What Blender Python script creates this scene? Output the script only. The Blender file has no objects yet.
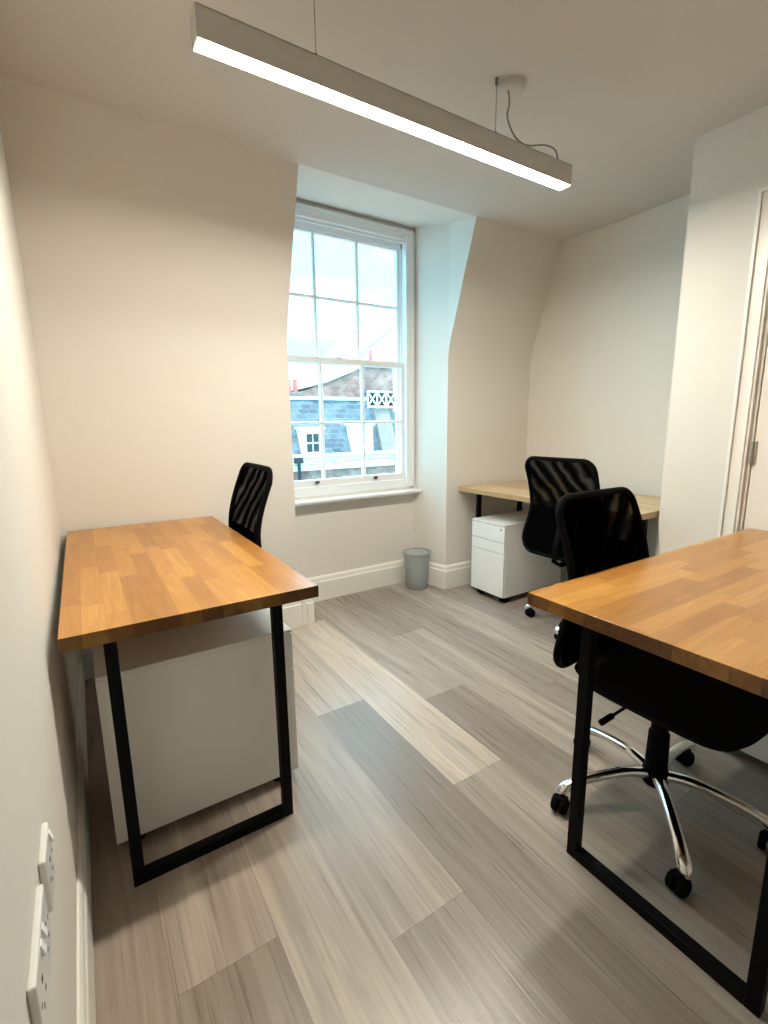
import bpy, bmesh, math, random
from mathutils import Vector, Matrix
random.seed(7)
SC = bpy.context.scene
COL = SC.collection
PI = math.pi

# ------------------------------------------------------------------ camera
F_PX = 474.857
cd = bpy.data.cameras.new('camera')
cd.sensor_fit = 'VERTICAL'; cd.sensor_height = 36.0; cd.lens = 36.0 * F_PX / 1024
cd.clip_start = .02; cd.clip_end = 300
cam = bpy.data.objects.new('camera', cd); COL.objects.link(cam)
_r = Vector((0.84308327, -0.53765065, -0.01193247)); _u = Vector((0.10879364, 0.14878447, 0.98286679))
_w = Vector((0.5266636, 0.82993672, -0.18393067))
m = Matrix((_r, _u, -_w)).transposed().to_4x4(); m.translation = (0, 0, 1.2168)
cam.matrix_world = m
SC.camera = cam

# ------------------------------------------------------------------ view, sky, light
vs = SC.view_settings
SC.display_settings.display_device = 'sRGB'
vs.view_transform = 'Standard'; vs.look = 'None'; vs.gamma = 1; vs.use_curve_mapping = False
vs.exposure = 0.18
SC.cycles.use_denoising = True
SC.cycles.max_bounces = 14; SC.cycles.diffuse_bounces = 10; SC.cycles.transparent_max_bounces = 24
SC.cycles.sample_clamp_indirect = 6
LAMP_STRENGTH = 175.0
SKY_STRENGTH = 1.0
world = bpy.data.worlds.new('sky'); SC.world = world; world.use_nodes = True
nt = world.node_tree; nt.nodes.clear()
o_ = nt.nodes.new('ShaderNodeOutputWorld'); b_ = nt.nodes.new('ShaderNodeBackground')
tc = nt.nodes.new('ShaderNodeTexCoord'); mp = nt.nodes.new('ShaderNodeMapping'); mp.inputs['Scale'].default_value = (1, 1, 2.6)
nz = nt.nodes.new('ShaderNodeTexNoise'); nz.inputs['Scale'].default_value = 3.4; nz.inputs['Detail'].default_value = 4
rp = nt.nodes.new('ShaderNodeValToRGB')
rp.color_ramp.elements[0].position = .47; rp.color_ramp.elements[0].color = (.88, 3.3, 4.6, 1)
rp.color_ramp.elements[1].position = .74; rp.color_ramp.elements[1].color = (2.2, 5.2, 6.4, 1)
b_.inputs['Strength'].default_value = SKY_STRENGTH
L = nt.links.new
L(tc.outputs['Generated'], mp.inputs['Vector']); L(mp.outputs['Vector'], nz.inputs['Vector'])
sx = nt.nodes.new('ShaderNodeSeparateXYZ'); L(tc.outputs['Generated'], sx.inputs[0])
zr = nt.nodes.new('ShaderNodeMapRange'); zr.interpolation_type = 'SMOOTHSTEP'; zr.inputs['From Min'].default_value = .42; zr.inputs['From Max'].default_value = .85
L(sx.outputs['Z'], zr.inputs['Value'])
zm = nt.nodes.new('ShaderNodeMix'); zm.data_type = 'RGBA'; zm.inputs[7].default_value = (5.4, 7.2, 8.2, 1)   # overcast: brighter overhead
L(nz.outputs['Fac'], rp.inputs['Fac']); L(zr.outputs[0], zm.inputs[0]); L(rp.outputs['Color'], zm.inputs[6]); L(zm.outputs[2], b_.inputs['Color']); L(b_.outputs[0], o_.inputs[0])

# hazy sun behind the room's own building: lights the street fronts opposite
sl = bpy.data.lights.new('sun', 'SUN'); sl.energy = 1.2; sl.angle = math.radians(12); sl.color = (1, .98, .95)
sun = bpy.data.objects.new('sun', sl); COL.objects.link(sun)
sun.rotation_euler = Vector((-.35, -.6, .72)).to_track_quat('Z', 'Y').to_euler()

# ------------------------------------------------------------------ materials
MATS = {}
def principled(name, col, rough=.5, metal=0, spec=.5, bump=None, noise=None):
    """bump=(scale,strength)  noise=(scale,amount) a slight own-colour variation"""
    if name in MATS: return MATS[name]
    mt = bpy.data.materials.new(name); mt.use_nodes = True; n = mt.node_tree; bs = n.nodes['Principled BSDF']
    bs.inputs['Base Color'].default_value = (*col, 1); bs.inputs['Roughness'].default_value = rough
    bs.inputs['Metallic'].default_value = metal; bs.inputs['Specular IOR Level'].default_value = spec
    t = n.nodes.new('ShaderNodeTexCoord')
    if bump:
        nz = n.nodes.new('ShaderNodeTexNoise'); nz.inputs['Scale'].default_value = bump[0]; nz.inputs['Detail'].default_value = 3
        bp = n.nodes.new('ShaderNodeBump'); bp.inputs['Strength'].default_value = bump[1]; bp.inputs['Distance'].default_value = .002
        n.links.new(t.outputs['Object'], nz.inputs['Vector']); n.links.new(nz.outputs['Fac'], bp.inputs['Height'])
        n.links.new(bp.outputs[0], bs.inputs['Normal'])
    if noise:
        nz = n.nodes.new('ShaderNodeTexNoise'); nz.inputs['Scale'].default_value = noise[0]; nz.inputs['Detail'].default_value = 4
        mx = n.nodes.new('ShaderNodeMix'); mx.data_type = 'RGBA'
        mx.inputs[6].default_value = (*[c * (1 - noise[1]) for c in col], 1); mx.inputs[7].default_value = (*[min(1, c * (1 + noise[1])) for c in col], 1)
        n.links.new(t.outputs['Object'], nz.inputs['Vector']); n.links.new(nz.outputs['Fac'], mx.inputs[0])
        n.links.new(mx.outputs[2], bs.inputs['Base Color'])
    MATS[name] = mt
    return mt

M_wall = principled('wall paint', (.745, .712, .66), .75, 0, .3, (90, .12), (3, .015))
M_ceil = principled('ceiling paint with shade', (.62, .60, .57), .85, 0, .2, (60, .08), (2, .015))  # white like the walls; the shade overhead is put into this grey
M_trim = principled('gloss white trim', (.84, .82, .77), .32, 0, .5, (30, .05))
M_win = principled('window paint', (.84, .85, .86), .3, 0, .5, (25, .05))
M_door = principled('door paint', (.86, .83, .79), .45, 0, .4, (40, .1))
M_ped = principled('white powder coat', (.80, .79, .76), .38, 0, .5, (400, .12))
M_pedf = principled('white drawer front', (.83, .83, .82), .35, 0, .5, (400, .1))
M_blk = principled('black powder coat', (.004, .004, .0045), .5, 0, .08, (300, .1))
M_plas = principled('black plastic', (.003, .003, .0035), .7, 0, .06)
M_fab = principled('black fabric', (.003, .003, .0035), .95, 0, .1, (350, .5))
M_chrome = principled('chrome', (.82, .82, .82), .09, 1)
M_steel = principled('brushed steel', (.5, .48, .42), .35, 1)
M_plate = principled('white plastic', (.80, .79, .76), .3, 0, .5)
M_dark = principled('dark gap', (.02, .018, .016), .9)
M_lampbody = principled('lamp body white', (.60, .58, .55), .45, 0, .4)
M_cable = principled('grey cable', (.25, .24, .22), .5)
M_wire = principled('steel wire', (.22, .21, .19), .4, .6)

def emission(name, col, s):
    mt = bpy.data.materials.new(name); mt.use_nodes = True; n = mt.node_tree; n.nodes.clear()
    o = n.nodes.new('ShaderNodeOutputMaterial'); e = n.nodes.new('ShaderNodeEmission')
    e.inputs[0].default_value = (*col, 1); e.inputs[1].default_value = s; n.links.new(e.outputs[0], o.inputs[0]); return mt
M_light = emission('lamp diffuser', (1.0, .94, .80), LAMP_STRENGTH)

def math_node(n, op, a, b=None, c=None):
    x = n.nodes.new('ShaderNodeMath'); x.operation = op
    for i, v in enumerate((a, b, c)):
        if v is None: continue
        if isinstance(v, (int, float)): x.inputs[i].default_value = v
        else: n.links.new(v, x.inputs[i])
    return x.outputs[0]

def butcher(name, pal, width=.054, length=.42, rough=.30, contrast=1.0):
    """stave-built worktop: staves run along local x"""
    mt = bpy.data.materials.new(name); mt.use_nodes = True; n = mt.node_tree; bs = n.nodes['Principled BSDF']
    t = n.nodes.new('ShaderNodeTexCoord'); sp = n.nodes.new('ShaderNodeSeparateXYZ'); n.links.new(t.outputs['Object'], sp.inputs[0])
    row = math_node(n, 'FLOOR', math_node(n, 'DIVIDE', math_node(n, 'ADD', sp.outputs[1], 5.013), width))
    wn = n.nodes.new('ShaderNodeTexWhiteNoise'); wn.noise_dimensions = '1D'; n.links.new(row, wn.inputs['W'])
    u = math_node(n, 'ADD', math_node(n, 'DIVIDE', math_node(n, 'ADD', sp.outputs[0], 5.0), length), math_node(n, 'MULTIPLY', wn.outputs['Value'], 7.3))
    colm = math_node(n, 'FLOOR', u)
    cv = n.nodes.new('ShaderNodeCombineXYZ'); n.links.new(colm, cv.inputs[0]); n.links.new(row, cv.inputs[1])
    w2 = n.nodes.new('ShaderNodeTexWhiteNoise'); w2.noise_dimensions = '3D'; n.links.new(cv.outputs[0], w2.inputs['Vector'])
    # grain: noise stretched along the stave, shifted per stave
    gv = n.nodes.new('ShaderNodeCombineXYZ')
    n.links.new(math_node(n, 'MULTIPLY', sp.outputs[0], 5.0), gv.inputs[0])
    n.links.new(math_node(n, 'MULTIPLY', sp.outputs[1], 55.0), gv.inputs[1])
    n.links.new(math_node(n, 'ADD', math_node(n, 'MULTIPLY', w2.outputs['Value'], 37.0), math_node(n, 'MULTIPLY', sp.outputs[2], 55.0)), gv.inputs[2])
    g1 = n.nodes.new('ShaderNodeTexNoise'); g1.inputs['Scale'].default_value = 1; g1.inputs['Detail'].default_value = 5; g1.inputs['Distortion'].default_value = .9
    n.links.new(gv.outputs[0], g1.inputs['Vector'])
    fac = math_node(n, 'ADD', math_node(n, 'MULTIPLY', w2.outputs['Value'], .62 * contrast), math_node(n, 'MULTIPLY', g1.outputs['Fac'], .75))
    fac = math_node(n, 'ADD', fac, -.12 + (1 - contrast) * .31)
    cr = n.nodes.new('ShaderNodeValToRGB'); els = cr.color_ramp.elements
    els[0].position = 0; els[0].color = (*pal[0], 1); els[1].position = 1; els[1].color = (*pal[-1], 1)
    for i, c in enumerate(pal[1:-1]):
        e = els.new((i + 1) / (len(pal) - 1)); e.color = (*c, 1)
    n.links.new(fac, cr.inputs[0])
    # fine joints
    fy = math_node(n, 'FRACT', math_node(n, 'DIVIDE', math_node(n, 'ADD', sp.outputs[1], 5.013), width))
    fx = math_node(n, 'FRACT', u)
    jt = math_node(n, 'MAXIMUM', math_node(n, 'LESS_THAN', fy, .022), math_node(n, 'LESS_THAN', fx, .0035))
    mx = n.nodes.new('ShaderNodeMix'); mx.data_type = 'RGBA'; mx.blend_type = 'MULTIPLY'
    n.links.new(math_node(n, 'MULTIPLY', jt, .35), mx.inputs[0]); n.links.new(cr.outputs[0], mx.inputs[6]); mx.inputs[7].default_value = (.35, .2, .1, 1)
    n.links.new(mx.outputs[2], bs.inputs['Base Color'])
    bs.inputs['Roughness'].default_value = rough
    bp = n.nodes.new('ShaderNodeBump'); bp.inputs['Strength'].default_value = .12; bp.inputs['Distance'].default_value = .001
    n.links.new(g1.outputs['Fac'], bp.inputs['Height']); n.links.new(bp.outputs[0], bs.inputs['Normal'])
    return mt
M_oak = butcher('oiled oak worktop', [(.27, .115, .022), (.38, .165, .033), (.48, .225, .048), (.60, .32, .085)], contrast=1.0)
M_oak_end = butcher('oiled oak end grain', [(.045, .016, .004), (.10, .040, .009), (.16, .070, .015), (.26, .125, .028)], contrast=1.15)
M_oak2_end = butcher('pale oak end grain', [(.36, .22, .10), (.45, .29, .14), (.52, .35, .18)])
M_oak2 = butcher('pale oak worktop', [(.42, .27, .13), (.55, .38, .20), (.62, .45, .25), (.70, .53, .33)])

def floor_mat():
    mt = bpy.data.materials.new('vinyl planks'); mt.use_nodes = True; n = mt.node_tree; bs = n.nodes['Principled BSDF']
    at = n.nodes.new('ShaderNodeAttribute'); at.attribute_name = 'tone'
    t = n.nodes.new('ShaderNodeTexCoord'); sp = n.nodes.new('ShaderNodeSeparateXYZ'); n.links.new(t.outputs['Object'], sp.inputs[0])
    sc = n.nodes.new('ShaderNodeSeparateColor'); n.links.new(at.outputs['Color'], sc.inputs[0])
    def streak(sx, sy, det, dist, seed):
        cv = n.nodes.new('ShaderNodeCombineXYZ')
        n.links.new(math_node(n, 'MULTIPLY', sp.outputs[0], sx), cv.inputs[0]); n.links.new(math_node(n, 'MULTIPLY', sp.outputs[1], sy), cv.inputs[1])
        n.links.new(math_node(n, 'MULTIPLY_ADD', sc.outputs[1], 41.0, seed), cv.inputs[2])
        g = n.nodes.new('ShaderNodeTexNoise'); g.inputs['Scale'].default_value = 1; g.inputs['Detail'].default_value = det; g.inputs['Distortion'].default_value = dist
        n.links.new(cv.outputs[0], g.inputs['Vector']); return g.outputs['Fac']
    broad = streak(16, 1.1, 3, 1.2, 1.0); fine = streak(120, 3.0, 5, .6, 9.0)
    fac = math_node(n, 'ADD', sc.outputs[0], math_node(n, 'MULTIPLY', math_node(n, 'SUBTRACT', broad, .5), .75))
    fac = math_node(n, 'ADD', fac, math_node(n, 'MULTIPLY', math_node(n, 'SUBTRACT', fine, .5), .40))
    cr = n.nodes.new('ShaderNodeValToRGB'); els = cr.color_ramp.elements
    els[0].position = 0; els[0].color = (.22, .185, .158, 1); els[1].position = 1; els[1].color = (.74, .65, .56, 1)
    e = els.new(.35); e.color = (.345, .30, .262, 1); e = els.new(.65); e.color = (.54, .465, .395, 1)
    n.links.new(fac, cr.inputs[0])
    wm = n.nodes.new('ShaderNodeMix'); wm.data_type = 'RGBA'; wm.blend_type = 'MULTIPLY'
    n.links.new(sc.outputs[2], wm.inputs[0]); n.links.new(cr.outputs[0], wm.inputs[6]); wm.inputs[7].default_value = (1.0, .89, .77, 1)
    n.links.new(wm.outputs[2], bs.inputs['Base Color'])
    rg = math_node(n, 'MULTIPLY_ADD', fine, .28, .17); n.links.new(rg, bs.inputs['Roughness'])
    bp = n.nodes.new('ShaderNodeBump'); bp.inputs['Strength'].default_value = .35; bp.inputs['Distance'].default_value = .0015
    n.links.new(fine, bp.inputs['Height']); n.links.new(bp.outputs[0], bs.inputs['Normal'])
    return mt
M_floor = floor_mat()

def mesh_fabric(name, lo, hi, scale=14):
    """see-through woven mesh; painted wavy bands stand in for its view-dependent moire"""
    mt = bpy.data.materials.new(name); mt.use_nodes = True; n = mt.node_tree; n.nodes.clear()
    o = n.nodes.new('ShaderNodeOutputMaterial'); mix = n.nodes.new('ShaderNodeMixShader'); tr = n.nodes.new('ShaderNodeBsdfTransparent')
    df = n.nodes.new('ShaderNodeBsdfDiffuse'); df.inputs[0].default_value = (.002, .002, .0022, 1)
    t = n.nodes.new('ShaderNodeTexCoord'); wv = n.nodes.new('ShaderNodeTexWave'); wv.inputs['Scale'].default_value = scale; wv.inputs['Distortion'].default_value = 3.2
    wv.inputs['Detail'].default_value = 1.2; wv.inputs['Detail Scale'].default_value = 1.4; wv.bands_direction = 'DIAGONAL'
    n.links.new(t.outputs['Object'], wv.inputs['Vector'])
    mr = n.nodes.new('ShaderNodeMapRange'); mr.inputs['To Min'].default_value = lo; mr.inputs['To Max'].default_value = hi
    n.links.new(wv.outputs['Fac'], mr.inputs['Value']); n.links.new(mr.outputs[0], mix.inputs[0])
    n.links.new(tr.outputs[0], mix.inputs[1]); n.links.new(df.outputs[0], mix.inputs[2]); n.links.new(mix.outputs[0], o.inputs[0])
    return mt
M_mesh = mesh_fabric('black woven mesh', .72, 1.0, 7)

def glass(name, tint=(1, 1, 1), rough=0.0):
    mt = bpy.data.materials.new(name); mt.use_nodes = True; n = mt.node_tree; n.nodes.clear()
    o = n.nodes.new('ShaderNodeOutputMaterial'); mix = n.nodes.new('ShaderNodeMixShader'); tr = n.nodes.new('ShaderNodeBsdfTransparent'); tr.inputs[0].default_value = (*tint, 1)
    gl = n.nodes.new('ShaderNodeBsdfGlossy'); gl.inputs['Roughness'].default_value = rough
    mix.inputs[0].default_value = .05
    n.links.new(tr.outputs[0], mix.inputs[1]); n.links.new(gl.outputs[0], mix.inputs[2]); n.links.new(mix.outputs[0], o.inputs[0]); return mt
M_glass = glass('window glass', (.97, .985, .98))

def frosted(name, col, alpha):
    mt = bpy.data.materials.new(name); mt.use_nodes = True; n = mt.node_tree; n.nodes.clear()
    o = n.nodes.new('ShaderNodeOutputMaterial'); mix = n.nodes.new('ShaderNodeMixShader'); tr = n.nodes.new('ShaderNodeBsdfTransparent'); tr.inputs[0].default_value = (.9, .92, .93, 1)
    p = n.nodes.new('ShaderNodeBsdfPrincipled'); p.inputs['Base Color'].default_value = (*col, 1); p.inputs['Roughness'].default_value = .35
    mix.inputs[0].default_value = alpha
    n.links.new(tr.outputs[0], mix.inputs[1]); n.links.new(p.outputs[0], mix.inputs[2]); n.links.new(mix.outputs[0], o.inputs[0]); return mt
M_bin = frosted('smoky translucent plastic', (.55, .58, .59), .42)
M_liner = frosted('bin liner', (.74, .77, .79), .75)

def slate_mat(name, c1, c2, mortar, scale, bw=.5, rh=.25):
    mt = bpy.data.materials.new(name); mt.use_nodes = True; n = mt.node_tree; bs = n.nodes['Principled BSDF']
    t = n.nodes.new('ShaderNodeTexCoord'); mp = n.nodes.new('ShaderNodeMapping'); mp.inputs['Rotation'].default_value = (PI / 2, 0, 0)
    sp = n.nodes.new('ShaderNodeSeparateXYZ'); cb = n.nodes.new('ShaderNodeCombineXYZ'); n.links.new(t.outputs['Object'], sp.inputs[0])
    n.links.new(math_node(n, 'ADD', sp.outputs[0], sp.outputs[1]), cb.inputs[0]); n.links.new(sp.outputs[2], cb.inputs[1])
    br = n.nodes.new('ShaderNodeTexBrick'); br.inputs['Scale'].default_value = scale; br.inputs['Color1'].default_value = (*c1, 1); br.inputs['Color2'].default_value = (*c2, 1)
    br.inputs['Mortar'].default_value = (*mortar, 1); br.inputs['Mortar Size'].default_value = .012; br.inputs['Brick Width'].default_value = bw; br.inputs['Row Height'].default_value = rh
    n.links.new(cb.outputs[0], br.inputs['Vector'])
    nz = n.nodes.new('ShaderNodeTexNoise'); nz.inputs['Scale'].default_value = 1.3; nz.inputs['Detail'].default_value = 6; n.links.new(t.outputs['Object'], nz.inputs['Vector'])
    mr = n.nodes.new('ShaderNodeMapRange'); mr.inputs['From Min'].default_value = .3; mr.inputs['From Max'].default_value = .7; mr.inputs['To Min'].default_value = .6; mr.inputs['To Max'].default_value = 1.35
    n.links.new(nz.outputs['Fac'], mr.inputs['Value'])
    mx = n.nodes.new('ShaderNodeMix'); mx.data_type = 'RGBA'; mx.blend_type = 'MULTIPLY'; mx.inputs[0].default_value = 1
    n.links.new(br.outputs['Color'], mx.inputs[6]); n.links.new(mr.outputs[0], mx.inputs[7])
    n.links.new(mx.outputs[2], bs.inputs['Base Color']); bs.inputs['Roughness'].default_value = .7
    return mt
M_slate = slate_mat('blue grey slate', (.055, .065, .085), (.14, .155, .18), (.22, .22, .23), 1.6, .6, .28)
M_brick = slate_mat('weathered brick', (.30, .12, .09), (.42, .22, .17), (.34, .25, .22), 2.4, .6, .3)
M_stone = principled('painted stucco', (.80, .82, .82), .8, 0, .2, None, (2, .05))
M_stonew = principled('weathered stone', (.26, .20, .18), .9, 0, .2, None, (5, .3))
M_lead = principled('pale lead coping', (.62, .68, .70), .6, 0, .3, None, (3, .1))
M_red = principled('red chimney pot', (.62, .16, .13), .8, 0, .2, None, (3, .1))
M_pale = principled('pale rendered gable', (.60, .56, .52), .8, 0, .2, None, (2, .05))
M_bglass = principled('dark window pane', (.03, .035, .04), .5, 0, .15)
M_pipe = principled('dark iron pipe', (.03, .033, .036), .7, 0, .15)
M_leaf = principled('dark evergreen leaf', (.06, .10, .08), .8, 0, .2, None, (8, .4))
M_leadroof = principled('grey flat roof', (.35, .38, .40), .8, 0, .2, None, (1, .1))

# ------------------------------------------------------------------ mesh helpers
def obj(name, bm, mat, parent=None, smooth=False, loc=None, bevel=0, seg=2, rot=None):
    me = bpy.data.meshes.new(name); bmesh.ops.recalc_face_normals(bm, faces=bm.faces); bm.to_mesh(me); bm.free()
    for mt in (mat if isinstance(mat, (list, tuple)) else [mat]): me.materials.append(mt)
    if smooth:
        for p in me.polygons: p.use_smooth = True
    o = bpy.data.objects.new(name, me); COL.objects.link(o)
    if parent: o.parent = parent
    if loc: o.location = loc
    if rot: o.rotation_euler = rot
    if bevel:
        b = o.modifiers.new('bevel', 'BEVEL'); b.width = bevel; b.segments = seg; b.limit_method = 'ANGLE'; b.angle_limit = math.radians(40)
    return o
def thing(name, label, cat, loc=(0, 0, 0), rotz=0, group=None):
    o = bpy.data.objects.new(name, None); COL.objects.link(o); o.empty_display_size = .1
    o.location = loc; o.rotation_euler = (0, 0, rotz)
    return tag(o, label, cat, group)
def tag(o, label, cat, group=None, kind=None):
    o['label'] = label; o['category'] = cat
    if group: o['group'] = group
    if kind: o['kind'] = kind
    return o
def struct(o, label=None, cat=None):
    o['kind'] = 'structure'
    if label: o['label'] = label
    if cat: o['category'] = cat
    return o
def add_box(bm, x0, x1, y0, y1, z0, z1, mi=0):
    v = [bm.verts.new((x, y, z)) for z in (z0, z1) for y in (y0, y1) for x in (x0, x1)]
    fs = []
    for f in ((0, 1, 3, 2), (4, 6, 7, 5), (0, 4, 5, 1), (2, 3, 7, 6), (0, 2, 6, 4), (1, 5, 7, 3)):
        q = bm.faces.new([v[i] for i in f]); q.material_index = mi; fs.append(q)
    return v
def box(*a):
    bm = bmesh.new(); add_box(bm, *a); return bm
def prism(bm, prof, a0, a1, axis='x'):
    """prof: list of 2-D points extruded along axis; x: (y,z), y: (x,z), z: (x,y)"""
    def P(p, a): return (a, p[0], p[1]) if axis == 'x' else ((p[0], a, p[1]) if axis == 'y' else (p[0], p[1], a))
    v0 = [bm.verts.new(P(p, a0)) for p in prof]; v1 = [bm.verts.new(P(p, a1)) for p in prof]
    n = len(prof)
    bm.faces.new(v0); bm.faces.new(v1[::-1])
    for i in range(n): bm.faces.new((v0[i], v0[(i + 1) % n], v1[(i + 1) % n], v1[i]))
    return v0, v1
def tube(bm, pts, r, n=10, closed=False, cap=True, squash=None):
    pts = [Vector(p) for p in pts]; N = len(pts); rs = r if isinstance(r, (list, tuple)) else [r] * N
    rings = []; up = None
    for i, p in enumerate(pts):
        if closed: t = (pts[(i + 1) % N] - pts[i - 1]).normalized()
        else: t = (pts[min(i + 1, N - 1)] - pts[max(i - 1, 0)]).normalized()
        if up is None:
            a = Vector((0, 0, 1)) if abs(t.z) < .9 else Vector((0, 1, 0)); up = (a - a.dot(t) * t).normalized()
        else:
            up = (up - up.dot(t) * t).normalized()
        s = t.cross(up)
        k = squash if squash else 1.0
        rings.append([bm.verts.new(p + (math.cos(2 * PI * j / n) * s + math.sin(2 * PI * j / n) * up * k) * rs[i]) for j in range(n)])
    M = N if closed else N - 1
    for i in range(M):
        a, b = rings[i], rings[(i + 1) % N]
        for j in range(n): bm.faces.new((a[j], a[(j + 1) % n], b[(j + 1) % n], b[j]))
    if not closed and cap: bm.faces.new(rings[0][::-1]); bm.faces.new(rings[-1])
def lathe(bm, prof, n=32, cx=0, cy=0, capb=True, capt=False):
    rings = [[bm.verts.new((cx + r * math.cos(2 * PI * j / n), cy + r * math.sin(2 * PI * j / n), z)) for j in range(n)] for r, z in prof]
    for a, b in zip(rings, rings[1:]):
        for j in range(n): bm.faces.new((a[j], a[(j + 1) % n], b[(j + 1) % n], b[j]))
    if capb: bm.faces.new(rings[0][::-1])
    if capt: bm.faces.new(rings[-1])
def sweep(bm, path, prof):
    """skirting profile (t out of wall, z) swept along a floor polyline with mitred corners; t to the right of travel"""
    pts = [Vector(p) for p in path]; rings = []
    for i, p in enumerate(pts):
        ns = []
        for a, b in ((i - 1, i), (i, i + 1)):
            if a < 0 or b >= len(pts): continue
            d = (pts[b] - pts[a]).normalized(); ns.append(Vector((d.y, -d.x)))
        if len(ns) == 2:
            mdir = (ns[0] + ns[1]).normalized(); mdir = mdir / max(.2, mdir.dot(ns[0]))
        else: mdir = ns[0]
        rings.append([bm.verts.new((p.x + mdir.x * t, p.y + mdir.y * t, z)) for t, z in prof])
    k = len(prof)
    for a, b in zip(rings, rings[1:]):
        for j in range(k): bm.faces.new((a[j], a[(j + 1) % k], b[(j + 1) % k], b[j]))
    bm.faces.new(rings[0]); bm.faces.new(rings[-1][::-1])
def copy_tree(o, parent=None):
    c = o.copy(); COL.objects.link(c)
    if parent: c.parent = parent
    for ch in list(o.children): copy_tree(ch, c)
    return c

# ------------------------------------------------------------------ room shell
XL, XD, XR = -.115, 2.47, 3.02       # left wall, door wall, alcove wall
YB, YREC, YF = 2.62, 2.935, -1.6     # window wall, wall behind the window recess, wall behind the camera
ZC, ZK, YC = 2.45, 1.70, 2.37        # ceiling height, height where the window wall starts to slope, top of slope
RL, RR = 1.04, 2.198                  # recess left / right

# planks: columns along y, joints and tones
def build_floor():
    bm = bmesh.new(); lay = bm.loops.layers.color.new('tone')
    add_box(bm, -.3, 3.3, -1.8, 3.1, -.12, -.003, 1)
    xs = [-.404, -.176, .052, .278, .502, .728, .953, 1.182, 1.408, 1.636, 1.864, 2.10, 2.33, 2.56, 2.79, 3.02, 3.25]
    # (joint y, {sorted tones from far to near}) as read in the place
    spec = {.278: (1.9, None), .052: (.938, (.62, .42)), .502: (.778, (.62, .38)), .728: (1.69, (.72, .22)), .953: (1.078, (.78, .55)),
            1.182: (1.538, (.58, .18)), 1.408: (2.147, (.36, .62)), 1.636: (1.32, (.46, .40)), 1.864: (.95, (.66, .52)), 2.10: (1.80, (.45, .28)), 2.33: (1.2, (.55, .5)), -.176: (1.5, (.5, .55))}
    for k in range(len(xs) - 1):
        x0, x1 = xs[k], xs[k + 1]; j0, tn = spec.get(x0, (random.uniform(.5, 1.7), None))
        if x0 == .278: tn = (.60, .66)
        y = j0 - 4 * 1.52
        ys = [j0 + i * 1.52 for i in range(-4, 4)]
        for a, b in zip(ys, ys[1:]):
            a2, b2 = max(a, -1.8), min(b, 3.1)
            if b2 <= a2: continue
            if tn and abs(a - j0) < .01: tone = tn[0]
            elif tn and abs(b - j0) < .01: tone = tn[1]
            else: tone = random.uniform(.3, .75)
            g = .0003
            v = [bm.verts.new(p) for p in ((x0 + g, a2 + g, 0), (x1 - g, a2 + g, 0), (x1 - g, b2 - g, 0), (x0 + g, b2 - g, 0))]
            f = bm.faces.new(v); rnd = random.random()
            warm = max(0, min(1, .55 - .35 * (x0 - .2)))
            for lp in f.loops: lp[lay] = (tone, rnd, warm, 1)
    me = bpy.data.meshes.new('floor'); bm.to_mesh(me); bm.free()
    me.materials.append(M_floor); me.materials.append(M_dark)
    o = bpy.data.objects.new('floor', me); COL.objects.link(o); struct(o); return o
build_floor()

bm = bmesh.new(); prism(bm, [(YF - .2, ZC), (YC, ZC), (YC, ZC + .25), (YF - .2, ZC + .25)], -.3, 3.25); struct(obj('ceiling', bm, M_ceil))
struct(obj('wall_left', box(-.3, XL, YF, 3.1, -.1, ZC + .1), M_wall))
# window wall with its slope and the recess
bm = bmesh.new()
def fillet(p0, p1, p2, d, n=7):
    p0, p1, p2 = Vector(p0), Vector(p1), Vector(p2); a = p1 + (p0 - p1).normalized() * d; b = p1 + (p2 - p1).normalized() * d
    return [tuple((1 - t) ** 2 * a + 2 * t * (1 - t) * p1 + t * t * b) for t in [i / (n - 1) for i in range(n)]]
prof = [(YB, -.1)] + fillet((YB, 0), (YB, ZK), (YC, ZC), .07) + [(YC, ZC), (YC, ZC + .2), (3.10, ZC + .2), (3.10, -.1)]
pA = prof[1:-2] + [(YB, ZC + .2)]
for x0, x1 in ((-.3, RL), (RR, 3.25)): prism(bm, pA, x0, x1)
prism(bm, [(-.3, YB), (RL, YB), (.975, 3.10), (-.3, 3.10)], -.1, ZC + .2, 'z')
prism(bm, [(RR, YB), (3.25, YB), (3.25, 3.10), (2.094, 3.10)], -.1, ZC + .2, 'z')
WX0, WX1, WZ0, WZ1 = 1.03, 2.085, .74, 2.47     # opening
add_box(bm, .95, 2.25, YREC, 3.10, -.1, WZ0)
add_box(bm, .95, 2.25, YREC, 3.10, WZ1, ZC + .25)
add_box(bm, .95, WX0, YREC, 3.10, WZ0, WZ1); add_box(bm, WX1, 2.25, YREC, 3.10, WZ0, WZ1)
prism(bm, [(YC, ZC), (YREC, 2.55), (YREC, 2.7), (YC, 2.7)], RL, RR)
struct(obj('wall_back', bm, M_wall))
# door wall
DY0, DY1, DZ = .12, .905, 2.06
bm = bmesh.new()
add_box(bm, XD, XD + .12, DY1, 1.26, -.1, ZC + .05); add_box(bm, XD, XD + .12, YF, DY0, -.1, ZC + .05); add_box(bm, XD, XD + .12, DY0, DY1, DZ, ZC + .05)
struct(obj('wall_right', bm, M_wall))
bm = bmesh.new(); add_box(bm, XR, 3.2, .2, 3.1, -.1, ZC + .05); add_box(bm, XD + .12, 3.2, .08, .2, -.1, ZC + .05); struct(obj('wall_alcove', bm, M_wall))
struct(obj('wall_front', box(-.3, 3.2, YF - .15, YF, -.1, ZC + .1), M_wall))

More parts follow.
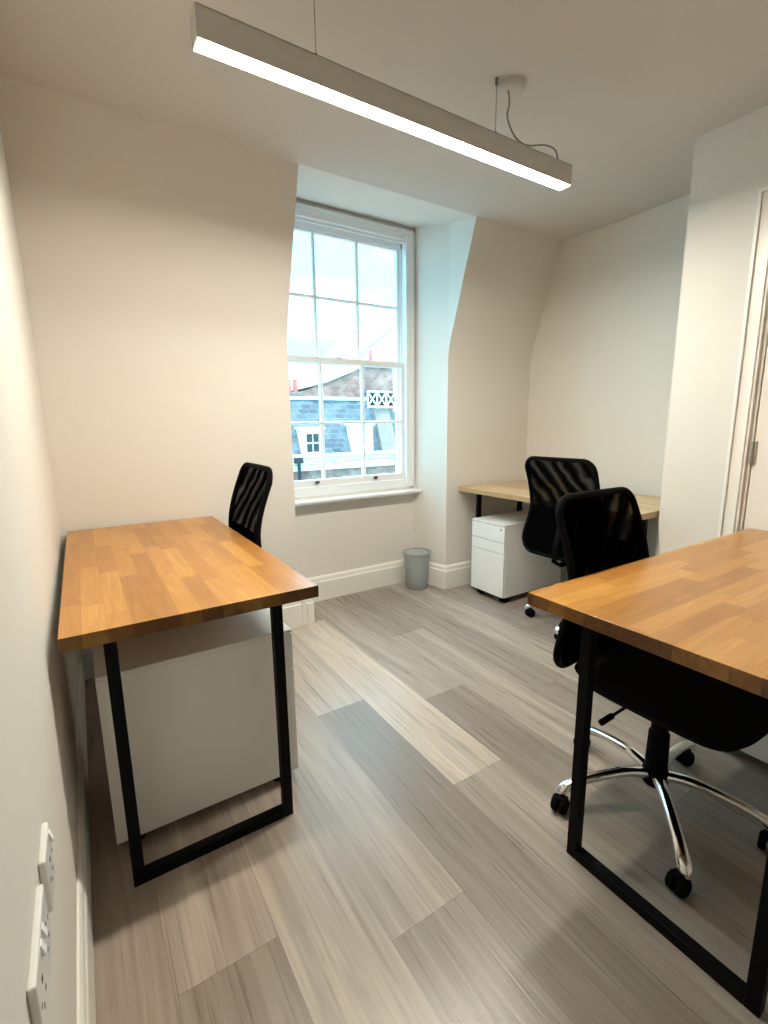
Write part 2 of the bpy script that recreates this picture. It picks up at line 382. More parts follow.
# skirting boards
def skirt(name, path, t, h=.172):
    bm = bmesh.new(); prof = [(0, 0), (t, 0), (t, h - .038), (t * .72, h - .030), (t * .66, h - .010), (t * .35, h), (0, h)]
    sweep(bm, path, prof); return struct(obj(name, bm, M_trim))
skirt('baseboard_left', [(XL, YB), (XL, YF)][::1], -.015) if False else None
bm = bmesh.new(); sweep(bm, [(XL, YF), (XL, YB - .002)], [(0, 0), (.015, 0), (.015, .134), (.011, .142), (.010, .162), (.005, .172), (0, .172)]); struct(obj('baseboard_left', bm, M_trim))
skirt('baseboard_back', [(XL + .016, YB), (RL, YB), (RL, YB + .001)][:2], .032)
bm = bmesh.new(); add_box(bm, RL + .034, RL + .082, YB - .032, YREC - .001, 0, .134); add_box(bm, RL + .034, RL + .072, YB - .022, YREC - .001, .134, .165)
add_box(bm, RL, RL + .034, YB - .032, YB + .02, 0, .172)
struct(obj('trim_1', bm, M_trim, bevel=.004))
skirt('baseboard_recess', [(RL + .082, YREC), (2.130, YREC), (RR, YB), (XR, YB)], .030)
skirt('baseboard_alcove', [(XR, YB - .031), (XR, .21)], .02)
skirt('baseboard_right', [(XD, DY0 - .08), (XD, YF)], .02)
skirt('baseboard_column', [(XD + .12, 1.26), (XD, 1.26), (XD, .985)][::-1][::-1], .02) if False else None
bm = bmesh.new(); add_box(bm, XD - .02, XD, .985, 1.28, 0, .16); add_box(bm, XD, XD + .12, 1.26, 1.28, 0, .16); struct(obj('baseboard_column', bm, M_trim, bevel=.004))

# ------------------------------------------------------------------ window
win = bpy.data.objects.new('window_1', None); COL.objects.link(win); win.location = (1.56, YREC, .74)
struct(win, 'tall white timber sash window of twelve panes set in the deep recess', 'window')
W0 = Vector((1.56, YREC, .74))
def wobj(name, bm, mat, parent=win, **k):
    o = obj(name, bm, mat, parent, **k)
    base = W0 if parent is win else Vector((0, 0, 0))
    if parent is win: o.location = -W0
    return o
# moulded architrave on the recess wall
bm = bmesh.new()
AX0, AX1, AZ0, AZ1, AI = .985, 2.122, .745, 2.520, .064
for (t, o1, o2) in ((.018, 0, AI), (.030, 0, .022), (.024, .022, .034)):
    add_box(bm, AX1 - o2, AX1 - o1, YREC - t, YREC, AZ0, AZ1 - o1)
    add_box(bm, AX0 + o1, AX0 + o2, YREC - t, YREC, AZ0, AZ1 - o1)
    add_box(bm, AX0 + o2, AX1 - o2, YREC - t, YREC, AZ1 - o2, AZ1 - o1)
wobj('architrave', bm, M_win, bevel=.003)
# sash box lining with parting beads
bm = bmesh.new()
for x0, x1 in ((1.03, 1.045), (2.072, 2.085)):
    add_box(bm, x0, x1, 2.935, 3.09, .78, 2.47)
for xx, s in ((1.045, 1), (2.072, -1)):
    for yb in (2.940, 2.990, 3.04):
        add_box(bm, min(xx, xx + s * .014), max(xx, xx + s * .014), yb, yb + .010, .80, 2.455)
add_box(bm, 1.03, 2.085, 2.935, 3.09, 2.455, 2.47)
add_box(bm, 1.045, 2.072, 2.940, 2.952, 2.44, 2.456); add_box(bm, 1.045, 2.072, 2.99, 3.0, 2.42, 2.456)
wobj('sash_box', bm, M_win, bevel=.0015)
# sill: inner board and outer stone-like sill
bm = bmesh.new()
add_box(bm, 1.0, 2.150, YREC - .085, 2.965, .702, .720)
add_box(bm, 1.0, 2.140, YREC - .078, YREC - .0005, .694, .702)
add_box(bm, 1.03, 2.085, 2.935, 2.985, .735, .80)
add_box(bm, 1.03, 2.085, 2.985, 3.16, .70, .775)
wobj('sill', bm, M_win, bevel=.004)
def sash(name, y0, y1, z0, z1, top, bot, glass_name, bars_z):
    s = bpy.data.objects.new(name, None); COL.objects.link(s); s.parent = win; s.location = Vector((1.5585, (y0 + y1) / 2, z0)) - W0
    off = -Vector((1.5585, (y0 + y1) / 2, z0))
    x0, x1, st = 1.047, 2.070, .034
    bm = bmesh.new()
    add_box(bm, x0, x0 + st, y0, y1, z0, z1); add_box(bm, x1 - st, x1, y0, y1, z0, z1)
    add_box(bm, x0 + st, x1 - st, y0, y1, z0, z0 + bot); add_box(bm, x0 + st, x1 - st, y0, y1, z1 - top, z1)
    fr = obj('sash_frame', bm, M_win, s, bevel=.003); fr.location = off
    bm = bmesh.new(); w = (x1 - x0 - 2 * st) / 3; ym = (y0 + y1) / 2
    xs = [x0 + st + w, x0 + st + 2 * w]
    za, zb = z0 + bot, z1 - top
    for xx in xs:
        prism(bm, [(xx - .012, ym - .006), (xx - .004, y0 + .004), (xx + .004, y0 + .004), (xx + .012, ym - .006), (xx + .012, y1 - .006), (xx - .012, y1 - .006)], za, zb, 'z')
    for zz in bars_z:
        for q in range(3):
            xa = x0 + st + q * w + (.010 if q else 0); xb = x0 + st + (q + 1) * w - (.010 if q < 2 else 0)
            prism(bm, [(ym - .006, zz - .010), (y0 + .004, zz - .004), (y0 + .004, zz + .004), (ym - .006, zz + .010), (y1 - .006, zz + .010), (y1 - .006, zz - .010)], xa, xb, 'x')
    gb = obj('glazing_bars', bm, M_win, s); gb.location = off
    gl = obj('pane', box(x0 + st, x1 - st, ym + .001, ym + .004, za, zb), M_glass, s); gl.location = off
    return s
lower = sash('lower_sash', 2.953, 2.989, .795, 1.648, .037, .050, 'pane', [1.226])
upper = sash('upper_sash', 3.002, 3.036, 1.612, 2.452, .042, .030, 'pane', [2.030])
for xx in (1.335, 1.80):
    bm = bmesh.new()
    bmesh.ops.create_uvsphere(bm, u_segments=14, v_segments=8, radius=.016, matrix=Matrix.Translation((0, -.008, 0)) @ Matrix.Diagonal((1.1, .8, .75, 1)))
    o = obj('sash_lift', bm, principled('dark bronze', (.10, .085, .07), .4, .7), lower, smooth=True); o.location = (xx - 1.5585, -.022, .034)
bm = bmesh.new(); add_box(bm, -.028, .028, -.012, .012, 0, .006); tube(bm, [(0, 0, .006), (0, 0, .014), (.02, -.008, .016)], .005, 8)
o = obj('sash_lock', bm, M_steel, lower, smooth=False); o.location = (-.02, 0, .8535)

# ------------------------------------------------------------------ door
door = bpy.data.objects.new('door_1', None); COL.objects.link(door); door.location = (XD, DY1, 0)
struct(door, 'white painted door on the right wall with steel hinges', 'door')
bm = bmesh.new()
for t, a, b in ((.016, 0, .072), (.026, .0, .014), (.022, .052, .062)):
    add_box(bm, -t, 0, .074 - b, .074 - a, 0, DZ + .074 - a)
    add_box(bm, -t, 0, DY0 - DY1 - .074 + a, DY0 - DY1 - .074 + b, 0, DZ + .074 - a)
    add_box(bm, -t, 0, DY0 - DY1 - .074 + b, .074 - b, DZ + .074 - b, DZ + .074 - a)
obj('door_frame', bm, M_trim, door, bevel=.002)
bm = bmesh.new(); add_box(bm, 0, .12, -.0, -.010, 0, DZ); add_box(bm, 0, .12, DY0 - DY1, DY0 - DY1 + .010, 0, DZ); add_box(bm, 0, .12, DY0 - DY1 + .01, -.01, DZ - .01, DZ)
obj('door_lining', bm, M_trim, door)
leaf = obj('door_leaf', box(.006, .048, DY0 - DY1 + .013, -.014, .008, DZ - .013), M_door, door, bevel=.002)
for zc in (.27, 1.07, 1.83):
    bm = bmesh.new(); 
    for i in range(5): tube(bm, [(-.004, -.012, zc - .05 + i * .02 + .0008), (-.004, -.012, zc - .05 + (i + 1) * .02 - .0008)], .0062, 10)
    add_box(bm, .0, .0058, -.026, -.014, zc - .05, zc + .05)
    obj('hinge', bm, M_steel, door)
bm = bmesh.new(); tube(bm, [(.006, -.72, 1.0), (-.045, -.72, 1.0)], .009, 12); tube(bm, [(-.045, -.72, 1.0), (-.048, -.60, 1.0)], .009, 12); lathe_r = None
obj('door_handle', bm, M_steel, door, smooth=True)

# ------------------------------------------------------------------ pendant lamp
LX0, LX1, LY0, LY1, LZ0, LZ1 = .366, 1.845, 1.425, 1.482, 2.183, 2.256
lamp = thing('pendant_light', 'long white linear pendant lamp glowing below the ceiling', 'light', ((LX0 + LX1) / 2, (LY0 + LY1) / 2, LZ0))
lo = -Vector(lamp.location)
bm = bmesh.new()
add_box(bm, LX0, LX1, LY0, LY0 + .003, LZ0 - .002, LZ1); add_box(bm, LX0, LX1, LY1 - .003, LY1, LZ0 - .002, LZ1); add_box(bm, LX0, LX1, LY0, LY1, LZ1 - .004, LZ1)
obj('lamp_body', bm, M_lampbody, lamp, loc=lo, bevel=.001)
obj('diffuser', box(LX0 + .003, LX1 - .003, LY0 + .0035, LY1 - .0035, LZ0 - .0015, LZ0 + .012), M_light, lamp, loc=lo)
for ex in (LX0 - .003, LX1): obj('end_cap', box(ex, ex + .003, LY0, LY1, LZ0 - .002, LZ1), M_lampbody, lamp, loc=lo)
for wx in (.706, 1.432):
    bm = bmesh.new(); tube(bm, [(wx, 1.452, LZ1), (wx, 1.452, ZC)], .0011, 6)
    tube(bm, [(wx, 1.452, LZ1), (wx, 1.452, LZ1 + .02)], .004, 8); tube(bm, [(wx, 1.452, ZC - .022), (wx, 1.452, ZC)], .006, 8)
    obj('suspension_wire', bm, M_wire, lamp, loc=lo)
bm = bmesh.new(); lathe(bm, [(.050, ZC), (.050, ZC - .018), (.044, ZC - .026), (.006, ZC - .028)], 32, 1.505, 1.452, capb=True, capt=True)
obj('ceiling_rose', bm, M_lampbody, lamp, smooth=False, loc=lo, bevel=.002)
def bez(P, n=24):
    out = []
    for k in range(len(P) - 1):
        p0 = Vector(P[max(k - 1, 0)]); p1 = Vector(P[k]); p2 = Vector(P[k + 1]); p3 = Vector(P[min(k + 2, len(P) - 1)])
        for i in range(n // (len(P) - 1) + 1):
            t = i / (n // (len(P) - 1) + 1)
            out.append(.5 * ((2 * p1) + (p2 - p0) * t + (2 * p0 - 5 * p1 + 4 * p2 - p3) * t * t + (3 * p1 - p0 - 3 * p2 + p3) * t ** 3))
    out.append(Vector(P[-1])); return out
bm = bmesh.new(); tube(bm, bez([(1.485, 1.445, ZC - .027), (1.492, 1.445, 2.38), (1.485, 1.445, 2.335), (1.53, 1.45, 2.288), (1.60, 1.452, 2.276), (1.70, 1.452, 2.303), (1.765, 1.452, 2.305), (1.785, 1.452, 2.282), (1.787, 1.452, LZ1)], 48), .0032, 8)
obj('cable', bm, M_cable, lamp, smooth=True, loc=lo)

# ------------------------------------------------------------------ desks
def make_desk(name, label, loc, rotz, lx, ly, top_z, mat, frames, fy0, fy1, th=.036, group=None):
    """local x = long axis; origin on the floor at the middle of the top"""
    t = thing(name, label, 'desk', loc, rotz, group)
    bm = box(-lx / 2, lx / 2, -ly / 2, ly / 2, top_z - th, top_z); bm.normal_update()
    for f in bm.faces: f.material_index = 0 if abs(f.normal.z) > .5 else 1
    obj('tabletop', bm, mat, t, bevel=.0012, seg=2)
    s = .029
    for fx in frames:
        bm = bmesh.new(); zt = top_z - th
        x0, x1 = fx - s / 2, fx + s / 2
        add_box(bm, x0, x1, fy0, fy0 + s, 0, zt - .0002); add_box(bm, x0, x1, fy1 - s, fy1, 0, zt - .0002)
        add_box(bm, x0, x1, fy0 + s, fy1 - s, 0, s); add_box(bm, x0, x1, fy0 + s, fy1 - s, zt - .004, zt - .0002)
        obj('leg_frame', bm, M_blk, t, bevel=.002)
    return t
# left desk: long axis along world y
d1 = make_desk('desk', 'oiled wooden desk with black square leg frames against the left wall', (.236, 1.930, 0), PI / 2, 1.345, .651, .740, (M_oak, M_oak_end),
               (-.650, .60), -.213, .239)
# near right desk: long axis along world x
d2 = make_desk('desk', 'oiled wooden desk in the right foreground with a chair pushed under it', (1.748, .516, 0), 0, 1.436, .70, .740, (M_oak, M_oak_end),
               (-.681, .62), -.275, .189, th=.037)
# far desk in the alcove
d3 = make_desk('desk', 'pale wooden desk in the far right corner beside the window recess', (2.620, 1.932, 0), PI / 2, 1.330, .650, .757, (M_oak2, M_oak2_end),
               (.575, -.63), -.235, .225, th=.032)

# ------------------------------------------------------------------ pedestals
def castor_bm(r=.022, w=.020, gap=.006, fork=.05):
    bm = bmesh.new()
    for s in (-1, 1):
        a, b = s * gap / 2, s * (gap / 2 + w)
        tube(bm, [(a, 0, r), (b, 0, r)], r, 18)
    add_box(bm, -gap / 2, gap / 2, -.005, .015, r, fork)
    return bm
def castor_hooded(r=.0262, w=.017, gap=.012, top=.062, trail=-.020):
    bm = bmesh.new()
    for s in (-1, 1):
        a, m_, b = s * gap / 2, s * (gap / 2 + w * .7), s * (gap / 2 + w)
        tube(bm, [(a, 0, r), (m_, 0, r), (b, 0, r)], [r, r, r * .82], 22)
    # hood over the wheels
    prof = []
    for i in range(9):
        a = PI * .02 + i * PI * .62 / 8
        prof.append((math.cos(a) * (r + .004), r + math.sin(a) * (r + .004)))
    prof += [(-.004, r + .004), (.0, r + .002)]
    prism(bm, prof, -gap / 2 - w * .55, gap / 2 + w * .55, 'x')
    for v in bm.verts: v.co.y += trail
    tube(bm, [(0, 0, r + .006), (0, 0, top)], .0065, 10)
    return bm
def make_pedestal(name, label, loc, rotz, w, d, zb, zt, drawers, handles=False, group=None):
    """front faces local -y; w across, d deep"""
    t = thing(name, label, 'drawer unit', loc, rotz, group)
    bm = bmesh.new(); add_box(bm, -w / 2, w / 2, -d / 2 + .020, d / 2, zb, zt - .012)
    obj('carcass', bm, M_ped, t, bevel=.0015)
    obj('top_panel', box(-w / 2, w / 2, -d / 2 + .0, d / 2, zt - .012, zt), M_ped, t, bevel=.003)
    z = zt - .016
    tot = sum(drawers); H = (zt - .016) - zb
    for i, dr in enumerate(drawers):
        h = H * dr / tot
        f = obj('drawer', box(-w / 2 + .001, w / 2 - .001, -d / 2, -d / 2 + .0195, z - h + .004, z), M_pedf, t, bevel=.0015)
        if i == 0:
            bm = bmesh.new(); tube(bm, [(w / 2 - .03, -d / 2 + .002, z - .018), (w / 2 - .03, -d / 2 - .004, z - .018)], .008, 16)
            obj('lock', bm, M_steel, f)
        z -= h
    for sx in (-1, 1):
        for sy in (-1, 1):
            bm = castor_bm(fork=zb + .001); o = obj('castor', bm, M_plas, t, loc=(sx * (w / 2 - .045), sy * (d / 2 - .06), 0))
            o.rotation_euler = (0, 0, .3 * sx)
    return t
# left pedestal: drawers face +x
p1 = make_pedestal('drawer_pedestal', 'white three drawer pedestal under the left desk with its side to the room', (.246, 1.600, 0), PI / 2, .40, .556, .036, .556, (1, 1, 2))
p3 = make_pedestal('drawer_pedestal', 'small white three drawer pedestal under the far pale desk', (2.585, 2.286, 0), -PI / 2, .308, .60, .046, .550, (1.45, 1, 4.0))
p2 = make_pedestal('drawer_pedestal', 'white pedestal at the right wall under the near desk behind the chair legs', (2.085, .545, 0), PI, .40, .575, .045, .556, (1, 1, 2))

# ------------------------------------------------------------------ office chairs
def back_geom(zb, zt):
    def halfw(z):
        v = (z - zb) / (zt - zb)
        w = .252 - .042 * (1 - math.cos(PI * min(1, max(0, (v - .12) / .42)))) / 2
        r = .062 if v > .5 else .085; d = min(z - zb, zt - z)
        if d < r: w = w - r + math.sqrt(max(0, r * r - (r - d) ** 2))
        return w
    def yy(x, z):
        v = (z - zb) / (zt - zb)
        lean = -.250 + .028 * math.sin(PI * min(1, v / .9)) - .140 * max(0, v - .5) ** 1.5
        return lean + (x / .24) ** 2 * .012
    return halfw, yy
def make_chair(label, loc, rotz, spin=0, dz=0.0, swivel=-PI / 2, side=0.0, group='black mesh office chairs'):
    t = thing('office_chair', label, 'chair', loc, rotz, group)
    R = .292
    # star base
    bm = bmesh.new()
    ctl = [(.022, .112, .020), (.09, .121, .0185), (.16, .113, .017), (.225, .099, .0165), (.265, .086, .018), (.292, .073, .0195), (.306, .060, .0175), (.312, .048, .011)]
    for k in range(5):
        a = 2 * PI * k / 5; ca, sa = math.cos(a), math.sin(a)
        cc = bez([(r_, 0, z_) for r_, z_, q_ in ctl], 28); rr = bez([(q_, 0, 0) for r_, z_, q_ in ctl], 28)
        tube(bm, [(p.x * ca, p.x * sa, p.z) for p in cc], [p.x for p in rr], 14, squash=.78)
    base = obj('star_base', bm, M_chrome, t, smooth=True, rot=(0, 0, spin))
    for k in range(5):
        a = 2 * PI * k / 5
        c = obj('castor', castor_hooded(), M_plas, base)
        c.location = (.296 * math.cos(a), .296 * math.sin(a), 0); c.rotation_euler = (0, 0, swivel - rotz - spin + (-.25, .1, .3, -.1, .2)[k])
    for p in [c for c in base.children]:
        for q in p.data.polygons: q.use_smooth = False
    bm = bmesh.new(); lathe(bm, [(.034, .080), (.039, .088), (.039, .122), (.034, .134), (.0325, .142), (.0300, .255), (.0245, .262), (.0245, .33 + dz), (.018, .331 + dz), (.018, .40 + dz)], 24, capt=True)
    obj('gas_lift', bm, M_plas, t, smooth=False)
    bm = bmesh.new(); add_box(bm, -.065, .065, -.12, .07, .375 + dz, .408 + dz)
    obj('tilt_mechanism', bm, M_plas, t, bevel=.01)
    bm = bmesh.new(); tube(bm, [(.05, -.02, .390 + dz), (.16, -.04, .388 + dz), (.235, -.05, .372 + dz)], .0045, 8); tube(bm, [(.215, -.048, .376 + dz), (.262, -.054, .366 + dz)], .009, 10)
    obj('lever', bm, M_plas, t, smooth=True)
    # seat cushion
    bm = bmesh.new(); nx, ny = 22, 22; top = {}; bot = {}
    def sp(u, v):
        e = 5.0; x = u * .238; y = .035 + v * .232
        d = (abs(u) ** e + abs(v) ** e) ** (1 / e)
        return x, y, d
    for i in range(nx + 1):
        for j in range(ny + 1):
            u, v = i / nx * 2 - 1, j / ny * 2 - 1
            # square -> rounded square
            k = 1.0; s_ = max(abs(u), abs(v)); d = (abs(u) ** 5 + abs(v) ** 5) ** .2
            if d > 0: k = s_ / d
            uu, vv = u * k, v * k
            x, y = uu * .243, .027 + vv * .243
            ed = max(0, (s_ - .72) / .28); edge = math.sqrt(max(0, 1 - ed * ed))
            zt_ = .462 + .045 * edge - .010 * (1 - (x / .24) ** 2) * 0 - max(0, vv - .45) ** 2 * .07
            zb_ = .442 - .025 * edge - max(0, vv - .45) ** 2 * .05
            top[i, j] = bm.verts.new((x, y, zt_ + dz)); 
            bot[i, j] = top[i, j] if s_ > .999 else bm.verts.new((x, y, zb_ + dz))
    for i in range(nx):
        for j in range(ny):
            bm.faces.new((top[i, j], top[i + 1, j], top[i + 1, j + 1], top[i, j + 1]))
            q = [bot[i, j], bot[i, j + 1], bot[i + 1, j + 1], bot[i + 1, j]]
            try: bm.faces.new(q)
            except ValueError: pass
    obj('seat', bm, M_fab, t, smooth=True)
    # backrest
    zb, zt = .442 + dz, .994 + dz
    hw, yy = back_geom(zb, zt)
    zs = [zb + (zt - zb) * (1 - math.cos(PI * i / 40)) / 2 for i in range(41)]
    def surf(z0, z1, off, nx=14):
        bm = bmesh.new(); zz = [z for z in zs if z0 <= z <= z1]; rows = []
        for z in zz:
            w = max(.002, hw(z) - .004); rows.append([bm.verts.new((w * (2 * i / nx - 1), yy(w * (2 * i / nx - 1), z) + off, z)) for i in range(nx + 1)])
        for a, b in zip(rows, rows[1:]):
            for i in range(nx): bm.faces.new((a[i], a[i + 1], b[i + 1], b[i]))
        return bm
    out = [(hw(z), z) for z in zs]
    wtop, wbot = hw(zs[-1]), hw(zs[0])
    loop = [(x, z) for x, z in out] + [(wtop * (1 - 2 * i / 10), zt) for i in range(1, 10)] + [(-x, z) for x, z in reversed(out)] + [(-wbot * (1 - 2 * i / 10), zb) for i in range(1, 10)]
    bm = bmesh.new(); tube(bm, [(x, yy(x, z), z) for x, z in loop], .0115, 10, closed=True)
    back = obj('backrest_frame', bm, M_plas, t, smooth=True)
    o = obj('mesh_panel', surf(zb, zt, .004), M_mesh, back, smooth=True)
    o2 = obj('mesh_backing', surf(zb, zt, -.007), M_mesh, back, smooth=True)
    lp = surf(zb, zb + (zt - zb) * .52, -.006)
    bmesh.ops.solidify(lp, geom=lp.faces[:], thickness=.016)
    obj('lumbar_pad', lp, M_fab, back, smooth=True)
    bm = bmesh.new(); tube(bm, [(0, -.08, .392 + dz), (0, -.21, .392 + dz), (0, -.272, .42 + dz), (0, -.262, .52 + dz), (0, -.240, .62 + dz)], [.02, .02, .018, .018, .014], 10, squash=.6)
    obj('back_support', bm, M_plas, t, smooth=True)
    for ch in t.children:
        if ch is not base and not ch.name.startswith('gas_lift'): ch.location.x += side
    return t
cA = make_chair('black mesh office chair on chrome star base tucked under the near right desk', (1.436, .668, 0), PI, spin=math.radians(6) - PI, dz=-.021, side=-.027)
cB = make_chair('black mesh office chair pushed up to the far pale desk', (2.436, 1.660, 0), -PI / 2 + .05, spin=math.radians(120 + 90), dz=.022, swivel=PI / 2)
cC = make_chair('black mesh office chair behind the left desk, backrest seen edge on near the wall', (.378, 2.130, 0), PI / 2, spin=.3, dz=.035)

# ------------------------------------------------------------------ waste bin
bx_, by_ = 2.034, 2.757
BS = .99
wb = thing('waste_bin', 'grey translucent plastic waste bin with a liner in the window recess corner', 'bin', (bx_, by_, 0))
bm = bmesh.new(); lathe(bm, [(.076, .002), (.080, .0), (.083, .006), (.090, .150), (.092, .157), (.100, .262), (.104, .268), (.106, .262), (.1025, .258), (.0975, .262), (.089, .157), (.087, .150), (.080, .010), (.01, .009)], 40, capb=True, capt=True)
obj('bin_body', bm, M_bin, wb, smooth=True)
bm = bmesh.new(); tube(bm, [(.1045 * math.cos(2 * PI * i / 40), .1045 * math.sin(2 * PI * i / 40), .265) for i in range(40)], .0035, 8, closed=True)
obj('rim', bm, principled('dark grey rim', (.22, .24, .25), .4), wb, smooth=True)
bm = bmesh.new(); rings = []
for i, (r, z) in enumerate([(.0865, .158), (.0862, .150), (.0845, .11), (.082, .07), (.078, .03), (.03, .018)]):
    rings.append([bm.verts.new(((r - (.002 * math.sin(j * 2.3 + i) ** 2 if 0 < i < 5 else 0)) * math.cos(2 * PI * j / 36), (r - (.002 * math.sin(j * 1.7 + i) ** 2 if 0 < i < 5 else 0)) * math.sin(2 * PI * j / 36), z)) for j in range(36)])
for a, b in zip(rings, rings[1:]):
    for j in range(36): bm.faces.new((a[j], a[(j + 1) % 36], b[(j + 1) % 36], b[j]))
obj('liner', bm, M_liner, wb, smooth=True)

for c_ in wb.children: c_.scale = (BS, BS, 1.03)

# ------------------------------------------------------------------ wall sockets on the left wall
def socket(label, yc, zc, w, n):
    t = thing('wall_socket', label, 'socket', (XL, yc, zc))
    obj('plate', box(0, .0095, -w / 2, w / 2, -.043, .043), M_plate, t, bevel=.003, seg=3)
    k = w / 2 - .02
    for i in range(n):
        cy = 0 if n == 1 else (-.036 if i == 0 else .036)
        obj('pin_hole', box(.0093, .0098, cy - .0035, cy + .0035, .006, .014), M_dark, t)
        for s in (-1, 1): obj('pin_hole', box(.0093, .0098, cy + s * .011 - .003, cy + s * .011 + .003, -.018, -.0135), M_dark, t)
        sy = .028 if n == 1 else (-.012 if i == 0 else .012)
        bm = bmesh.new(); prism(bm, [(.008, .020), (.0145, .021), (.0105, .036), (.008, .036)], sy - .0055, sy + .0055, 'y')
        obj('rocker_switch', bm, principled('bright white plastic', (.9, .9, .9), .3), t, bevel=.0006)
    for s in (-1, 1):
        bm = bmesh.new(); tube(bm, [(.0085, s * (w / 2 - .013), 0), (.0102, s * (w / 2 - .013), 0)], .0035, 12); obj('screw', bm, M_steel, t)
    return t
socket('white single wall socket on the left wall, between the double socket and the desk', .795, .561, .086, 1)
socket('white double wall socket on the left wall, the one nearest the camera', .640, .563, .146, 2)

# ------------------------------------------------------------------ outside, across the street
YE = 15.0
terr = thing('terrace_house', 'white and slate terrace across the street with dormers in its mansard roof', 'building', (8, YE, -8))
T0 = -Vector((8, YE, -8))
bm = bmesh.new(); add_box(bm, 1.5, 15, YE + .25, YE + 3.8, -8, -.30); obj('front_wall', bm, M_brick, terr, loc=T0)
bm = bmesh.new(); add_box(bm, 1.5, 15, YE, YE + .5, -.26, -.06); add_box(bm, 1.5, 15, YE + .05, YE + .5, -.04, .13); add_box(bm, 1.5, 15, YE - .06, YE + .5, .13, .18); add_box(bm, 1.5, 15, YE + .02, YE + .4, -.34, -.26)
obj('cornice', bm, M_stone, terr, loc=T0)
bm = bmesh.new(); prism(bm, [(YE + .45, .05), (YE + 1.35, 2.10), (YE + 3.8, 2.10), (YE + 3.8, .05)], 1.5, 9.75); prism(bm, [(YE + .45, .05), (YE + 1.15, 1.66), (YE + 3.8, 1.66), (YE + 3.8, .05)], 10.45, 15)
obj('mansard_roof', bm, M_slate, terr, loc=T0)
bm = bmesh.new(); add_box(bm, 1.5, 9.7, YE + 1.28, YE + 1.6, 2.08, 2.20); obj('coping', bm, M_lead, terr, loc=T0)
bm = bmesh.new(); prism(bm, [(YE + .3, .0), (YE + 1.05, 1.80), (YE + 3.8, 1.80), (YE + 3.8, 0)], 9.75, 10.45); obj('party_wall', bm, M_stonew, terr, loc=T0)
def dormer(x0, x1, z0, z1, rows, panemat):
    bm = bmesh.new(); add_box(bm, x0 - .12, x1 + .12, YE + .40, YE + 1.6, z0 - .05, z1 + .08); add_box(bm, x0 - .18, x1 + .18, YE + .32, YE + 1.6, z1 + .08, z1 + .16)
    for zz in (z0, z1 - .0): pass
    f = obj('dormer', bm, M_stone, terr, loc=T0)
    bm = bmesh.new(); n = 2
    for i in range(n):
        for j in range(rows):
            xa = x0 + .05 + i * (x1 - x0 - .06) / n; xb = xa + (x1 - x0 - .16) / n
            za = z0 + .06 + j * (z1 - z0 - .08) / rows; zb = za + (z1 - z0 - .20) / rows
            add_box(bm, xa, xb, YE + .37, YE + .41, za, zb)
    obj('dormer_window', bm, panemat, f)
dormer(6.60, 7.16, .20, .96, 2, M_bglass)
dormer(8.58, 9.20, .20, 1.06, 2, principled('blown-out pane', (.72, .72, .70), .4))  # overexposed daylight on these panes is put into their pale colour
dormer(4.3, 4.8, .20, .92, 2, M_bglass); dormer(11.6, 12.2, .20, 1.0, 2, M_bglass)
for (x, z0, z1) in ((6.12, -8, .05), (10.05, -8, .9), (13.0, -8, .1)):
    bm = bmesh.new(); tube(bm, [(x, YE - .12, z0), (x, YE - .12, z1)], .055, 10); 
    if z1 < .1: add_box(bm, x - .13, x + .13, YE - .2, YE - .0, z1 - .12, z1 + .06)
    obj('downpipe', bm, M_pipe, terr, loc=T0)
bm = bmesh.new(); tube(bm, [(3, YE - .1, -.10), (6, YE - .1, -.14), (9, YE - .1, -.08), (13, YE - .1, -.13)], .012, 6); obj('gutter_cable', bm, M_pipe, terr, loc=T0)
# roof terrace railing with crossed panels
rl = thing('roof_railing', 'white criss-cross railing on the slate roof opposite', 'railing', (9.9, YE + .9, 1.84))
bm = bmesh.new(); x0, x1, z0, z1, yr = 9.42, 11.1, 1.84, 2.40, YE + .9
def bar(bm, a, b, r=.028): tube(bm, [a, b], r, 6)
for z in (z0, z1): bar(bm, (x0, yr, z), (x1, yr, z), .038)
npan = 4; w_ = (x1 - x0) / npan
for i in range(npan + 1): bar(bm, (x0 + i * w_, yr, z0 - .06), (x0 + i * w_, yr, z1), .034)
for i in range(npan):
    bar(bm, (x0 + i * w_, yr, z0), (x0 + (i + 1) * w_, yr, z1)); bar(bm, (x0 + i * w_, yr, z1), (x0 + (i + 1) * w_, yr, z0))
obj('rails', bm, M_stone, rl, loc=(-9.9, -YE - .9, -1.84))
# shrub behind the railing
bm = bmesh.new()
for i in range(420):
    p = Vector((random.uniform(9.75, 11.0), YE + random.uniform(1.2, 1.9), random.uniform(1.82, 2.45))); s = random.uniform(.05, .10)
    q = Matrix.Rotation(random.uniform(0, PI), 3, Vector((random.random(), random.random(), random.random() + .1)).normalized())
    bm.faces.new([bm.verts.new(p + q @ Vector(c) * s) for c in ((-1, -.5, 0), (1, -.5, .2), (1, .5, 0), (-1, .5, -.2))])
tag(obj('roof_shrub', bm, M_leaf), 'dark evergreen shrub growing behind the white roof railing', 'plant')
# brick gable house behind
bh = thing('brick_house', 'weathered brick party gable rising behind the slate ridge', 'building', (10, 20, -8))
B0 = -Vector((10, 20, -8))
bm = bmesh.new(); prism(bm, [(7.5, -8), (7.5, 2.30), (8.6, 2.66), (9.7, 3.05), (11.7, 3.85), (13.3, 3.85), (13.3, -8)], 20, 25, 'y'); obj('gable_wall', bm, M_brick, bh, loc=B0)
bm = bmesh.new(); prism(bm, [(8.5, 2.74), (9.7, 3.05), (11.7, 3.85), (13.4, 3.85), (13.4, 3.97), (11.65, 3.97), (9.65, 3.17), (8.5, 2.86)], 19.9, 25.1, 'y'); obj('gable_coping', bm, M_lead, bh, loc=B0)
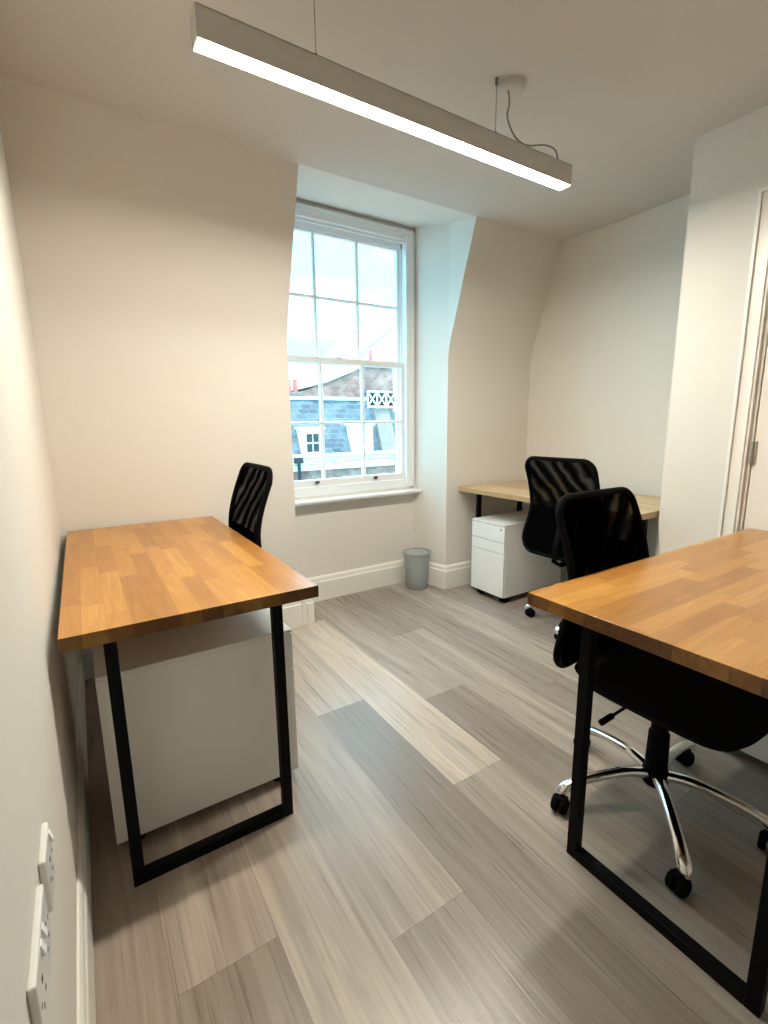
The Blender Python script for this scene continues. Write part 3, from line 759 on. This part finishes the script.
# chimney stacks
def chimney(label, x, y, z0, z1, w, pots, pot_h):
    c = thing('chimney_stack', label, 'chimney', (x, y, z0))
    bm = bmesh.new(); add_box(bm, -w / 2, w / 2, -.3, .3, 0, z1 - z0); add_box(bm, -w / 2 - .06, w / 2 + .06, -.36, .36, z1 - z0, z1 - z0 + .1); obj('stack', bm, M_stonew, c)
    for i in range(pots):
        bm = bmesh.new(); xx = (i - (pots - 1) / 2) * .26; lathe(bm, [(.10, z1 - z0 + .1), (.085, z1 - z0 + .1 + pot_h * .8), (.10, z1 - z0 + .1 + pot_h)], 14, xx, 0, capt=True); obj('chimney_pot', bm, M_red, c)
    return c
chimney('low chimney with red pots at the left behind the slate ridge', 7.20, 18.2, 2.101, 2.34, .9, 3, .5)
chimney('chimney with a red pot before the pale gable', 12.95, 21.5, 3.97, 4.2, .5, 1, .55)
# far pale gable
pg = thing('pale_house', 'pale gabled house end rising at the right beyond the roofs', 'building', (17, 26, -8))
P0 = -Vector((17, 26, -8))
bm = bmesh.new(); prism(bm, [(13.4, -8), (13.4, 4.2), (14.4, 5.0), (18.9, 8.4), (23, 5.0), (23, -8)], 26, 32, 'y'); obj('gable_wall', bm, M_pale, pg, loc=P0)
bm = bmesh.new(); prism(bm, [(14.4, 5.0), (18.9, 8.4), (18.9, 8.52), (14.3, 5.05)], 25.9, 32, 'y'); obj('verge', bm, M_stone, pg, loc=P0)
# low roofs and street so that nothing hangs in the air
struct(obj('street_ground', box(-15, 40, 3.4, 60, -8.2, -8), M_stonew), 'street far below the window', 'ground')
# television aerials
def aerial(label, x, y, z0, h, arms):
    a = thing('roof_aerial', label, 'aerial', (x, y, z0), 0, 'roof aerials across the street')
    bm = bmesh.new(); tube(bm, [(0, 0, 0), (0, 0, h)], .011, 6); obj('mast', bm, M_cable, a)
    for k in range(arms):
        bm = bmesh.new(); z = h * (.55 + .4 * k / max(1, arms - 1)); tube(bm, [(-.35 + .05 * k, 0, z), (.35 - .05 * k, 0, z)], .007, 5)
        obj('crossbar', bm, M_cable, a)
aerial('thin roof aerial mast at the left above the brick gable', 8.4, 18.4, 2.1, 1.9, 4)
aerial('thin roof aerial mast left of the middle glazing bar', 9.7, 20.5, 3.1, 1.5, 3)
aerial('thin roof aerial mast seen in the middle pane above the brick coping', 11.0, 20.5, 3.6, 1.1, 3)
